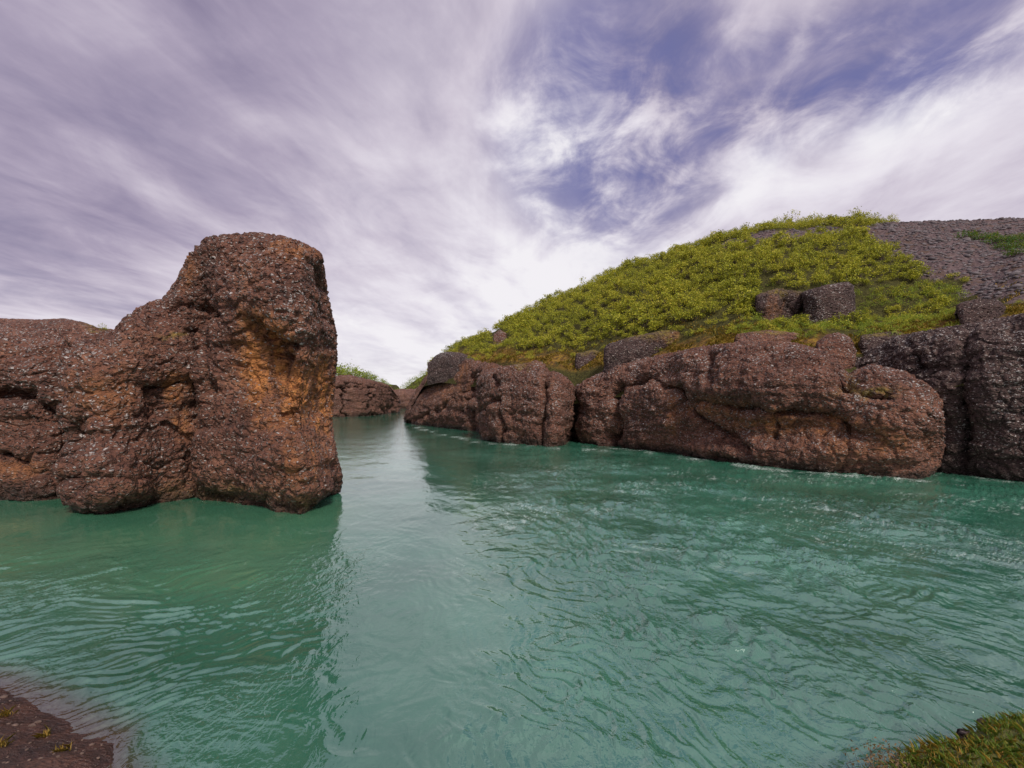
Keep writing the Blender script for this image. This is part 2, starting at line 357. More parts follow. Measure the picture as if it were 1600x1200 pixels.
# ------------------------------------------------------------------ rocks
def dense(pts, step):
    """points along a rounded polyline; step(point) gives the local spacing"""
    P = np.array(pts, float)
    for _ in range(2):                                    # corner cutting
        Q = np.repeat(P, 2, 0)[1:-1].reshape(-1, 2, P.shape[1]); a, b = Q[:, 0], Q[:, 1]
        P = np.concatenate([P[:1], np.stack([a * .75 + b * .25, a * .25 + b * .75], 1).reshape(-1, P.shape[1]), P[-1:]])
    out = [P[0]]
    for a, b in zip(P[:-1], P[1:]):
        L = np.linalg.norm(b - a); n = max(1, int(round(L / step((a + b) / 2))))
        out += [a + (b - a) * i / n for i in range(1, n + 1)]
    return np.array(out)

def rock(name, label, foot, ridge, top=None, side=None, blobs=(), strokes=(), orange=(), lichen=.45, moss=(), pexp=5.0, mat=None, res=1.7,
         zbot=-1.0, rough=1.0, cat='rock', group=None, nv=None, undercut=.25, origin=None, seed=0.0, lichen_spots=(), bedding=.085):
    """a mass of rock lofted from its outline on the ground up to its ridge, then weathered.
    foot: outline (x, y), front first; ridge: (pixel column, x, y, z) rows sorted by column;
    blobs: (px, py, rx, ry, metres) swellings (+) and hollows (-) of the face; strokes: (points, width px, metres) clefts."""
    foot = np.array(foot, float); rg = np.array(ridge, float)
    def step(q):
        front = q[1] > 0 and -60 < 800 + F * q[0] / max(q[1], 1) < 1660
        return res * max(q[1], 6) / F * (1.0 if front else 3.0)
    nf = len(foot)
    Fd = dense(np.column_stack([foot, np.arange(nf)]), step); isback = Fd[:, 2]
    Fd = Fd[:, :2]
    fpx = 800 + F * Fd[:, 0] / np.maximum(Fd[:, 1], 1)
    Rd = np.stack([np.interp(fpx, rg[:, 0], rg[:, k]) for k in (1, 2, 3)], -1)
    nu = len(Fd); th = np.linspace(0, np.pi / 2, 160); th = th + .0
    c = np.cos(th) ** (2 / pexp); s = np.sin(th) ** (2 / pexp); c[-1] = 0; s[0] = 0
    zr = Rd[:, 2:3]
    if callable(zbot): zbot = zbot(Fd)[:, None]
    D = np.empty((nu, len(th), 3))
    D[..., 0] = Rd[:, 0:1] + (Fd[:, 0:1] - Rd[:, 0:1]) * c; D[..., 1] = Rd[:, 1:2] + (Fd[:, 1:2] - Rd[:, 1:2]) * c
    D[..., 2] = zbot + (zr - zbot) * s
    seg = np.linalg.norm(np.diff(D, axis=1), axis=2); cum = np.concatenate([np.zeros((nu, 1)), np.cumsum(seg, 1)], 1)
    if nv is None: nv = int(np.clip(np.max(cum[:, -1]) / (res * np.median(Fd[:, 1]) / F), 40, 420))
    P = np.empty((nu, nv, 3)); tt = np.linspace(0, 1, nv)
    for i in range(nu):
        for k in range(3): P[i, :, k] = np.interp(tt * cum[i, -1], cum[i], D[i, :, k])
    vrow = np.broadcast_to(tt, (nu, nv))
    def normals(P):
        du = np.gradient(P, axis=0); dv = np.gradient(P, axis=1); n = np.cross(du, dv)
        n /= np.linalg.norm(n, axis=2)[..., None] + 1e-9; return n
    n = normals(P); mid = P[..., :2] - Rd[:, None, :2]
    flip = np.sign(np.sum(n[..., :2] * mid, axis=2).mean() + 1e-9); n = n * flip
    wr = smooth(.90, 1.0, vrow)[..., None]; n = n * (1 - wr) + np.array([0, 0, 1.0]) * wr; n /= np.linalg.norm(n, axis=2)[..., None] + 1e-9
    px, py = to_px(P)
    facing = smooth(-.15, .25, -np.sum(n * (P - np.array([0, 0, H])), axis=2) / np.linalg.norm(P - np.array([0, 0, H]), axis=2)) * (1 - smooth(.95, 1.0, vrow))
    f = P.reshape(-1, 3) + seed
    # --- big forms authored on the face
    wobx = px + 10 * pnoise(f * .9 + 5).reshape(px.shape); woby = py + 10 * pnoise(f * .9 + 25).reshape(px.shape)
    d = np.zeros(px.shape)
    for (bx, by, rx, ry, am) in blobs:
        q = ((wobx - bx) / rx) ** 2 + ((woby - by) / ry) ** 2
        d += am * np.exp(-q ** 1.5)
    for pts, w, am in strokes:
        pts = np.array(pts, float); best = np.full(px.shape, 1e9)
        for a, b in zip(pts[:-1], pts[1:]):
            ab = b - a; t = np.clip(((wobx - a[0]) * ab[0] + (woby - a[1]) * ab[1]) / (ab @ ab), 0, 1)
            best = np.minimum(best, np.hypot(wobx - a[0] - t * ab[0], woby - a[1] - t * ab[1]))
        d += am * np.exp(-(best / w) ** 1.6)
    d = d * facing
    d -= undercut * np.exp(-((P[..., 2] - .05) / .45) ** 2) * (.4 + .9 * smooth(-.3, .4, pnoise(f * .55 + 60).reshape(px.shape)))
    K = 41; kp = np.pad(n, ((K // 2, K // 2), (0, 0), (0, 0)), 'edge'); cs = np.cumsum(np.concatenate([np.zeros((1, nv, 3)), kp]), 0) if nu > K else None
    nb = (cs[K:] - cs[:-K]) / K if cs is not None else n
    nb = nb / (np.linalg.norm(nb, axis=2)[..., None] + 1e-9)
    P = P + nb * d[..., None]
    # --- weathering
    f = P.reshape(-1, 3) + seed
    strata = np.column_stack([f[:, 0] * .35, f[:, 1] * .35, f[:, 2] * 1.15])
    w = .26 * fbm(f * .42, 3) + .09 * ridged(strata + 3, 3) + .06 * fbm(f * 1.7 + 8, 4)
    F1, F2, hid = worley(f * 1.35 + .7 * np.column_stack([pnoise(f * 1.1), pnoise(f * 1.1 + 9), pnoise(f * 1.1 + 19)]))
    w += .10 * smooth(.0, .25, F2 - F1) - .07
    bed = f[:, 2] * .75 + .5 * fbm(np.column_stack([f[:, 0] * .16, f[:, 1] * .16, f[:, 2] * .1]), 2); fr = bed - np.floor(bed)
    w += bedding * (smooth(0, .14, fr) * smooth(1.0, .35, fr) - .5) * (.4 + .8 * smooth(-.3, .3, pnoise(f * .35 + 44)))
    G1, G2, hid2 = worley(f * 4.2); w += .055 * (smooth(.55, .1, G1)) * (hid2 > .35)
    G1, _, hid3 = worley(f * 8.6 + 4); w += .026 * smooth(.55, .1, G1) * (hid3 > .4)
    pits = smooth(.28, .12, worley(f * 1.9 + 31)[0]) * smooth(.1, .5, pnoise(f * .5 + 70)); w -= .10 * pits
    n = normals(P) * flip; n = n * (1 - wr) + np.array([0, 0, 1.0]) * wr; n /= np.linalg.norm(n, axis=2)[..., None] + 1e-9
    P = P + n * (rough * w.reshape(px.shape))[..., None]
    # --- bring the outline to the traced one
    def fit_top(P):
        px, py = to_px(P); tx = np.array(top, float)
        bins = np.arange(tx[0, 0], tx[-1, 0] + .1, 3.0); cur = np.full(len(bins), np.nan)
        idx = np.round((px - bins[0]) / 3.0).astype(int); ok = (idx >= 0) & (idx < len(bins))
        tmp = np.full(len(bins), 1e9); np.minimum.at(tmp, idx[ok], py[ok]); good = tmp < 1e8
        dlt = np.interp(bins, bins[good], tmp[good]) - np.interp(bins, tx[:, 0], tx[:, 1])
        ker = np.hanning(9); ker /= ker.sum(); dlt = np.convolve(np.pad(dlt, 4, 'edge'), ker, 'valid')
        dl = np.interp(px, bins, dlt); ztop = np.interp(px, rg[:, 0], rg[:, 3])
        P[..., 2] += dl / F * P[..., 1] * smooth(.30, 1.0, P[..., 2] / ztop)
        return P
    def fit_side(P, pts, sgn):
        px, py = to_px(P); tx = np.array(pts, float)
        bins = np.arange(tx[0, 0], tx[-1, 0] + .1, 4.0); tmp = np.full(len(bins), -1e9)
        idx = np.round((py - bins[0]) / 4.0).astype(int); ok = (idx >= 0) & (idx < len(bins))
        np.maximum.at(tmp, idx[ok], sgn * px[ok]); good = tmp > -1e8
        cur = sgn * np.interp(bins, bins[good], tmp[good]); dlt = np.interp(bins, tx[:, 0], tx[:, 1]) - cur
        ker = np.hanning(7); ker /= ker.sum(); dlt = np.convolve(np.pad(dlt, 3, 'edge'), ker, 'valid')
        edge = np.interp(py, bins, cur); k = smooth(110, 10, sgn * (edge - px))
        P[..., 0] += k * np.interp(py, bins, dlt) / F * P[..., 1]
        return P
    for _ in range(2):
        if top is not None: P = fit_top(P)
        for sgn, pts in (side or {}).items(): P = fit_side(P, pts, sgn)
    # --- colour masks
    px, py = to_px(P); f = P.reshape(-1, 3); n = normals(P) * flip; nz = n[..., 2]
    wx = px + 14 * fbm(f * 1.3 + 2, 3).reshape(px.shape); wy = py + 14 * fbm(f * 1.3 + 12, 3).reshape(px.shape)
    om = np.zeros(px.shape)
    for (bx, by, rx, ry, am) in orange: om = np.maximum(om, am * np.exp(-(((wx - bx) / rx) ** 2 + ((wy - by) / ry) ** 2) ** 2))
    om = om * facing * (.40 + .75 * smooth(-.30, .25, fbm(np.column_stack([f[:, 0] * 2.6, f[:, 1] * 2.6, f[:, 2] * .45]) + 6, 3).reshape(px.shape)))
    li = lichen * (.35 + .65 * smooth(-.1, .7, nz)) * (.22 + 1.15 * smooth(-.40, .45, fbm(f * .55 + 51, 4).reshape(px.shape)))
    for (bx, by, rx, ry, am) in lichen_spots: li = li + am * np.exp(-((wx - bx) / rx) ** 2 - ((wy - by) / ry) ** 2)
    li = np.clip(li * smooth(.6, 2.0, P[..., 2]) * (1 - .8 * om), 0, 1)
    mo = np.zeros(px.shape)
    for (bx, by, rx, ry, am) in moss: mo = np.maximum(mo, am * np.exp(-((wx - bx) / rx) ** 2 - ((wy - by) / ry) ** 2))
    wet = smooth(.62, .12, P[..., 2] + .25 * pnoise(f * .8 + 90).reshape(px.shape))
    if origin is None: origin = (float(foot[:, 0].mean()), float(foot[:, 1].mean()), 0.0)
    fc = grid_faces(nu, nv)
    if flip < 0: fc = fc[:, ::-1]
    me = mesh_from(name, P.reshape(-1, 3), fc, mat or M_ROCK, {'orange': om, 'lichen': li, 'moss': mo, 'wet': wet}, origin=origin)
    return link(name, me, origin, label=label, cat=cat, group=group)

def ridge_px(rows):          # (px, py, depth) -> (px, x, y, z)
    return [(p, *at(p, q, y)) for p, q, y in rows]

# --- the tall rock that stands out into the river, with its low shoulder
pin_top = [(-150, 522), (0, 525), (60, 527), (120, 524), (160, 518), (178, 514), (188, 499), (215, 480), (236, 470), (252, 466), (264, 452), (276, 434), (286, 408), (300, 388), (312, 380), (319, 370),
           (345, 366), (400, 362), (440, 367), (478, 379), (490, 386), (503, 397)]
rock('rock_pinnacle', 'tall brown rock tower with orange stained hollow rising straight out of the river', 
     [(-34, 17.5), (-24, 17.3)] + [on_water(*q) for q in ((-60, 781), (0, 781), (60, 783), (112, 776), (122, 781), (98, 803), (150, 808), (200, 799), (240, 786), (300, 781), (380, 789), (430, 799), (465, 805), (490, 802), (508, 794), (520, 783))]
     + [(-6.02, 18.2), (-6.2, 19.2), (-6.8, 20.6), (-7.8, 22.2), (-9.5, 23.4), (-14, 24), (-24, 24.5), (-34, 25)],
     ridge_px([(-400, 525, 20.5), (0, 525, 20.5), (100, 524, 20.5), (178, 514, 20.3), (215, 482, 19.9), (250, 467, 19.6), (275, 436, 19.3), (300, 389, 19.0), (319, 372, 18.8), (400, 364, 18.6), (440, 369, 18.6), (478, 381, 18.6), (500, 392, 18.6)]),
     top=pin_top,
     side={1: [(400, 505), (450, 512), (490, 520), (520, 527), (560, 528), (600, 524), (640, 521), (662, 520), (690, 524), (720, 530), (742, 536), (762, 535), (780, 526)]},
     blobs=[(440, 440, 85, 75, .40), (412, 570, 50, 62, -.55), (490, 612, 45, 50, -.30), (478, 648, 45, 16, -.5), (470, 725, 75, 55, .55), (60, 690, 70, 45, -.45), (50, 690, 55, 30, .35),
            (165, 745, 60, 50, .5), (230, 540, 60, 60, .35), (360, 680, 50, 90, .3), (250, 690, 40, 45, .25)],
     strokes=[([(302, 470), (296, 560), (292, 660), (294, 775)], 9, -.75), ([(324, 455), (322, 540), (328, 610)], 8, -.5), ([(402, 488), (414, 525), (420, 546)], 11, -.8), ([(424, 526), (462, 529)], 6, -.5),
              ([(-20, 610), (48, 615), (92, 640), (112, 664), (120, 705), (132, 762)], 9, -.9), ([(-10, 712), (60, 738), (116, 750)], 6, -.5), ([(224, 597), (288, 594)], 4, -.3), ([(292, 700), (255, 665)], 6, -.35), ([(268, 455), (300, 462), (340, 470)], 6, -.35)],
     orange=[(412, 565, 44, 72, 1.0), (482, 605, 48, 55, 1.0), (505, 645, 26, 30, .9), (440, 640, 50, 40, .55), (275, 605, 22, 26, .6), (280, 660, 16, 30, .5), (470, 720, 45, 45, .35), (390, 500, 20, 20, .5), (455, 390, 45, 16, .45), (285, 420, 25, 25, .35), (160, 620, 60, 40, .3), (30, 735, 60, 16, .35)],
     lichen=.50, lichen_spots=[(455, 485, 34, 34, .55), (340, 400, 60, 25, .2), (60, 570, 90, 30, .15)], moss=[(500, 792, 40, 10, .8), (330, 770, 90, 12, .35), (270, 525, 14, 5, .7)], pexp=5.5, rough=.95, zbot=-1.2)
# the reddish ledge behind its shoulder
rock('rock_ledge', 'low flat topped reddish ledge behind the shoulder of the rock tower',
     [(-46, 25.5), (-34, 25.2), (-26, 24.8), (-19.5, 25.2), (-18.2, 27), (-19, 31), (-26, 34), (-46, 35)],
     ridge_px([(-700, 498, 29), (0, 499, 29), (60, 500, 29), (100, 499, 29), (130, 505, 29), (150, 512, 29)]),
     top=[(-100, 497), (0, 497), (60, 499), (100, 497), (130, 503), (158, 513)], mat=M_ROCK_RED, lichen=.5, pexp=4, rough=.5, zbot=2.0, nv=110, undercut=0, seed=40, moss=[(150, 512, 20, 6, .7)])

# --- the cliff along the far bank, in the blocks that its clefts cut it into
rock('rock_bluff', 'smooth leaning bluff where the cliff turns into the narrows',
     [(-12, 84), (-15.5, 78)] + [on_water(*q) for q in ((631, 658), (640, 662.5), (660, 665), (700, 669), (745, 675), (775, 679))] + [(2.5, 47), (6, 50), (7, 60), (2, 75), (-8, 88)],
     ridge_px([(640, 585, 70), (672, 572, 66), (690, 566, 63), (740, 565, 57), (790, 570, 52)]),
     top=[(684, 560), (700, 560), (740, 562), (775, 568)], side={-1: [(562, 682), (580, 668), (600, 655), (620, 642), (640, 633), (655, 630)]},
     blobs=[(700, 640, 40, 30, .4)], strokes=[([(640, 660), (690, 640), (735, 605)], 3, -.5), ([(738, 585), (733, 640), (744, 672)], 5, -1.0)], orange=[(725, 580, 8, 12, .5), (700, 600, 30, 30, .25)], lichen=.30, pexp=4.5, seed=11, rough=1.1, res=1.5)
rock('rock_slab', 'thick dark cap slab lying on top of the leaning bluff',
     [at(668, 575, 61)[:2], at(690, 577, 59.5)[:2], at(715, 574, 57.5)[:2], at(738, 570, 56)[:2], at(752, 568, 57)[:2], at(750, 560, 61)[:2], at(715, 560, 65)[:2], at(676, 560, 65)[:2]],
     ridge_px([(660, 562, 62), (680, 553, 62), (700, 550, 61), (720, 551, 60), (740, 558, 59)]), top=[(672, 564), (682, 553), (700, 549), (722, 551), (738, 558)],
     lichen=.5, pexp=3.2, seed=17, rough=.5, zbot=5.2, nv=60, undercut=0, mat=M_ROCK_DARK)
rock('rock_buttress', 'squat three lobed buttress split by narrow vertical cracks',
     [(-1.0, 46), (-2.6, 43.5)] + [on_water(*q) for q in ((747, 686), (770, 691), (800, 693.5), (850, 697.5), (880, 698.5), (895, 694))] + [(5.0, 39.2), (5.6, 42), (4.5, 46), (1.5, 48)],
     ridge_px([(740, 590, 45), (760, 577, 44.5), (790, 572, 43.5), (835, 563, 42.5), (852, 568, 42), (862, 581, 41), (890, 590, 40.5), (900, 602, 40)]),
     top=[(744, 592), (758, 578), (790, 571), (822, 567), (838, 562), (850, 566), (857, 577), (880, 584), (895, 596)], side={1: [(606, 900), (640, 901), (680, 897)]},
     blobs=[(800, 640, 40, 60, .35), (875, 640, 22, 60, .35)],
     strokes=[([(858, 576), (857, 620), (852, 696)], 4.5, -1.0), ([(772, 576), (775, 612), (788, 655), (791, 690)], 4, -.6), ([(736, 641), (764, 633), (772, 620)], 4, -.6)], lichen=.45, lichen_spots=[(790, 600, 30, 25, .25)], pexp=6.5, seed=23, res=1.5, moss=[(815, 568, 20, 5, .6)])
rock('rock_cliff', 'long bulging conglomerate cliff with a pale lichen shelf above the current',
     [(4.2, 46), (3.7, 43.2), (4.3, 41.6)] + [on_water(*q) for q in ((897, 688), (910, 694), (940, 697.5), (1000, 702.5), (1045, 709), (1075, 715), (1130, 722.5), (1200, 733), (1300, 741), (1390, 748), (1440, 750.5), (1462, 747))] + [(18.9, 22.6), (19.4, 24.5), (19.5, 28), (17, 34), (11, 44)],
     ridge_px([(895, 603, 42.5), (910, 592, 41.5), (930, 585, 40.5), (960, 572, 39), (1000, 560, 37), (1050, 550, 34.5), (1100, 540, 32.5), (1170, 533, 29.8), (1240, 535, 28.2), (1285, 546, 27.2), (1312, 562, 26.4), (1330, 572, 25.6), (1360, 570, 25), (1415, 580, 24.2), (1452, 600, 23.8), (1470, 618, 23.6)]),
     top=[(903, 598), (930, 585), (960, 572), (1000, 560), (1050, 550), (1100, 540), (1170, 532), (1240, 534), (1285, 546), (1310, 561), (1322, 582), (1335, 578), (1360, 568), (1415, 579), (1452, 600), (1468, 616)], side={1: [(626, 1474), (660, 1477), (700, 1477), (730, 1470)]},
     blobs=[(1018, 645, 42, 50, .7), (1100, 660, 40, 40, -.4), (1240, 672, 95, 22, -.7), (1180, 600, 110, 30, .5), (1400, 640, 60, 60, .55), (930, 640, 22, 50, .25), (1316, 592, 14, 12, -.9), (1140, 700, 60, 15, .35)],
     strokes=[([(966, 606), (963, 650), (958, 697)], 6, -1.1), ([(1062, 600), (1075, 640), (1110, 672), (1165, 702)], 7, -.95), ([(1090, 626), (1160, 634), (1240, 640), (1322, 652)], 6, -.8), ([(1308, 560), (1318, 600), (1345, 618), (1390, 612)], 6, -.6), ([(1440, 640), (1452, 700)], 6, -.3), ([(975, 600), (1020, 592), (1065, 602)], 6, -.6), ([(1110, 545), (1118, 595)], 6, -.6), ([(1322, 655), (1330, 700), (1322, 738)], 5, -.4), ([(1200, 640), (1205, 690)], 4, -.3)],
     orange=[(1240, 662, 110, 18, .55), (1120, 640, 60, 14, .35), (1350, 690, 100, 30, .30), (1050, 640, 12, 40, .3)], lichen=.62, moss=[(1352, 614, 38, 6, 1.0), (1330, 600, 8, 12, .6)], pexp=5.0, seed=31, res=1.7)
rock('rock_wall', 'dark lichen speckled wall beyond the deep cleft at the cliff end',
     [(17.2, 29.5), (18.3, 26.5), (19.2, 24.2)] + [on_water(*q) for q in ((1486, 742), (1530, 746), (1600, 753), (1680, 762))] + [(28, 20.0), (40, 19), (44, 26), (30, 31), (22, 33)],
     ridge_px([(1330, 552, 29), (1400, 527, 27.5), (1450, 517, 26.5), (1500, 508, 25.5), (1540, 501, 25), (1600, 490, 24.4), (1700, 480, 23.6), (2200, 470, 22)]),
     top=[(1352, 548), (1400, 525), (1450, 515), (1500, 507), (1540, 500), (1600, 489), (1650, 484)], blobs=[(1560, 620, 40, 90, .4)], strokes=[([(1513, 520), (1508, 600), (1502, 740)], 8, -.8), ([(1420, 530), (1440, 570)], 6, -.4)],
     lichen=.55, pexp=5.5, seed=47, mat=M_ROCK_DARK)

# --- the far side of the narrows
rock('rock_outcrop', 'distant low brown outcrop beside the narrows with bushes on top',
     [(-52, 88), (-42, 88)] + [on_water(*q) for q in ((500, 652), (522, 651.5), (540, 651.5), (575, 650.5), (600, 648), (615, 645.5))] + [(-24.3, 113), (-28, 120), (-34, 124), (-52, 124)],
     ridge_px([(300, 585, 100), (520, 587, 100), (545, 585, 100), (575, 592, 101), (600, 599, 104), (612, 604, 106)]),
     top=[(440, 585), (520, 587), (545, 585), (575, 592), (600, 598), (614, 604), (620, 618)], strokes=[([(538, 600), (538, 650)], 3, -1.6), ([(582, 600), (580, 648)], 3, -1.0), ([(528, 602), (560, 597), (590, 604)], 2, -.8)], blobs=[(605, 640, 12, 8, -.8)],
     lichen=.25, pexp=10, seed=53, res=1.4, rough=1.1, mat=M_ROCK_RED)
rock('rock_bank', 'faint rock bank closing the far end of the narrows',
     [(-42, 150), (-32, 150), (-24, 148), (-14, 146), (0, 146), (0, 165), (-42, 165)],
     ridge_px([(560, 612, 158), (640, 610, 158), (700, 606, 158), (800, 605, 158)]), lichen=.2, pexp=5, seed=59, res=1.6, rough=1.6, nv=60, mat=M_ROCK_RED)

# ------------------------------------------------------------------ hill, plateau, far hill, near bank
t_sky = table([(560, 600), (640, 575), (680, 556), (720, 541), (770, 518), (800, 501), (850, 476), (900, 456), (960, 427), (1000, 413), (1050, 398), (1100, 382), (1150, 368), (1200, 357), (1270, 351), (1330, 350), (1380, 350), (1450, 347), (1520, 345), (1600, 343), (1800, 340), (2400, 340)])
t_line = table([(560, 585), (640, 575), (690, 560), (740, 562), (800, 558), (860, 563), (900, 572), (950, 560), (1050, 547), (1100, 538), (1200, 531), (1280, 534), (1340, 548), (1400, 526), (1500, 508), (1600, 491), (1800, 478), (2400, 470)])
t_ds = table([(560, 82), (690, 63), (740, 56), (800, 49), (860, 44), (900, 42), (1000, 37.5), (1100, 33), (1200, 29.8), (1300, 28.2), (1400, 27.8), (1500, 26), (1600, 25), (1800, 24), (2400, 22)])
t_dc = table([(560, 90), (690, 76), (800, 71), (900, 66), (1000, 62), (1100, 58), (1200, 55), (1300, 54), (1400, 56), (1500, 58), (1600, 60), (2400, 64)])
_corr = [np.arange(560, 2401, 10.0), np.zeros(185)]
def hill_z(px, d, rel=True):
    ds, dc = t_ds(px), t_dc(px); zs = H + (HZ - t_line(px)) / F * ds - .15; zc = H + (HZ - t_sky(px)) / F * dc + np.interp(px, _corr[0], _corr[1])
    s = (d - ds) / (dc - ds); sc = np.clip(s, 0, 1)
    bench = smooth(1150, 1230, px) * smooth(1620, 1480, px)
    shp = 1 - (1 - sc) ** 1.22 - .085 * bench * np.exp(-((sc - .2) / .13) ** 2)
    z = zs + (zc - zs) * shp + np.where(s < 0, (d - ds) * .85, 0) - np.where(s > 1, .05 * (d - dc) + .0012 * (d - dc) ** 2, 0)
    cap = np.interp(px, [620, 632, 642, 655, 668, 682, 692, 704, 720, 740], [700, 668, 638, 614, 593, 570, 559, 551, 539, 300])   # the flank stays behind the bluff
    z = np.maximum(np.minimum(z, H + (HZ - cap) / F * d), -2.5)
    if rel:
        x = (px - 800) / F * d; p = np.stack([x, d, 0 * x], -1).reshape(-1, 3)
        z = z + (.45 * fbm(p * .22, 3) + .16 * fbm(p * 1.1 + 5, 3)).reshape(np.shape(z)) * smooth(-.02, .12, s) * smooth(1.25, .8, s) * smooth(680, 720, px)
    return z
for _ in range(3):
    PX, S_ = np.meshgrid(_corr[0], np.linspace(0, 1.3, 90), indexing='ij'); D_ = t_ds(PX) + S_ * (t_dc(PX) - t_ds(PX))
    row = (HZ - F * (hill_z(PX, D_, False) - H) / D_).min(1); _corr[1] = _corr[1] + (row - t_sky(_corr[0])) / F * t_dc(_corr[0]) * smooth(690, 730, _corr[0])

def inside(px, py, poly):
    poly = np.array(poly, float); r = np.zeros(np.shape(px), bool); j = len(poly) - 1
    for i in range(len(poly)):
        (xi, yi), (xj, yj) = poly[i], poly[j]
        r ^= ((yi > py) != (yj > py)) & (px < (xj - xi) * (py - yi) / (yj - yi + 1e-9) + xi); j = i
    return r
SCREE = [(1318, 358), (1360, 352), (1420, 330), (2400, 320), (2400, 490), (1640, 478), (1570, 470), (1515, 462), (1500, 440), (1450, 432), (1425, 415), (1400, 395), (1350, 372)]
STRIPE = [(1112, 386), (1150, 372), (1200, 364), (1262, 358), (1310, 355), (1318, 370), (1250, 373), (1180, 381), (1135, 392)]
def hill_masks(P):
    px, py = to_px(P); f = P.reshape(-1, 3)
    qx = px + 20 * fbm(f * .5, 3).reshape(px.shape); qy = py + 9 * fbm(f * .5 + 30, 3).reshape(px.shape)
    sc = inside(qx, qy, SCREE) | inside(qx, qy, STRIPE)
    ln = t_line(px); mo = smooth(22, 2, ln - qy) * (1 - sc) * smooth(-14, -3, ln - py)
    return sc.astype(float), mo
def hill():
    px = np.concatenate([np.arange(560, 1680, 3.0), np.linspace(1690, 2400, 60)]); s = np.concatenate([np.full(10, -1.0), np.linspace(0, 1.15, 150), np.linspace(1.2, 3.6, 30)]); pre = np.linspace(-3.4, -.3, 10)
    PX, S_ = np.meshgrid(px, s, indexing='ij'); ds, dc = t_ds(PX), t_dc(PX); D_ = ds + S_ * (dc - ds); D_[:, :10] = ds[:, :10] + pre
    Z = hill_z(PX, D_); P = np.stack([(PX - 800) / F * D_, D_, Z], -1)
    sc, mo = hill_masks(P)
    o = link('hill', mesh_from('hill', P.reshape(-1, 3), grid_faces(len(px), len(s)), M_HILL, {'scree': sc, 'moss': mo}), kind='structure')
    o['label'] = 'rounded hill above the cliff, shrubs on its flank and bare scree on top'
hill()

def sheet(name, xs, ys, zf, mat, attrs=None, label=None):
    X, Y = np.meshgrid(xs, ys, indexing='ij'); Z = zf(X, Y); P = np.stack([X, Y, Z], -1)
    o = link(name, mesh_from(name, P.reshape(-1, 3), grid_faces(len(xs), len(ys)), mat, attrs(P) if attrs else None), kind='structure')
    if label: o['label'] = label
def plateau_z(X, Y):
    edge = np.interp(Y, [18, 24, 30, 70, 86, 100, 125, 160, 200], [-12, -13, -15, -33, -42, -36, -31, -40, -40])
    p = np.stack([X, Y, 0 * X], -1).reshape(-1, 3)
    return -2.5 + (7.2 + .02 * np.maximum(Y - 30, 0)) * smooth(0, 5, edge - X) * smooth(20, 25, Y) + .35 * fbm(p * .2, 3).reshape(X.shape)
zero = lambda P: {'scree': np.zeros(P.shape[:2]), 'moss': np.zeros(P.shape[:2])}
sheet('plateau', np.linspace(-180, -10, 180), np.linspace(18, 200, 180), plateau_z, M_HILL, zero)
def far_z(X, Y):
    p = np.stack([X, Y, 0 * X], -1).reshape(-1, 3)
    b = 9.0 * np.exp(-((X - 0) / 26) ** 2 - ((Y - 185) / 22) ** 2) + 11.5 * np.exp(-((X + 26) / 14) ** 2 - ((Y - 172) / 16) ** 2)
    return -2 + b + .5 * fbm(p * .12, 3).reshape(X.shape)
sheet('far_hill', np.linspace(-80, 60, 120), np.linspace(150, 230, 80), far_z, M_HILL, zero)

def bank_z(X, Y):
    p = np.stack([X, Y, 0 * X], -1).reshape(-1, 3)
    n1 = fbm(p * 1.6, 4).reshape(X.shape); n2 = fbm(p * 6 + 4, 3).reshape(X.shape)
    inl = np.interp(X, xs_l, ys_l) - Y + (.07 * n1 + .015 * n2) * smooth(1.2, -1, X)
    gentle = np.where(inl > 0, .22 * inl, .55 * inl) + (.03 * n1 + .02 * n2) * smooth(.05, .6, inl)
    steep = 1.14 * smooth(-.20, .16, inl + .08 * n1) - .6 * smooth(0, -.8, inl) + .10 * np.maximum(inl, 0) + .06 * n1 + .02 * n2
    k = smooth(-1.5, 1.6, X); z = gentle * (1 - k) + steep * k
    return np.clip(z, -1.6, 1.9 + .05 * n1)
def bank_attr(P): return {'green': smooth(1.2, 2.2, P[..., 0]) * smooth(.65, .95, P[..., 2]), 'damp': smooth(.28, .02, P[..., 2])}
sheet('riverbank', np.concatenate([np.linspace(-30, -8, 60), np.arange(-7.9, 6, .05), np.linspace(6.1, 30, 60)]), np.concatenate([np.linspace(-20, 1.0, 50), np.arange(1.06, 7.4, .05), [7.8, 8.5]]), bank_z, M_BANK, bank_attr, 'red brown earth bank under the viewpoint')

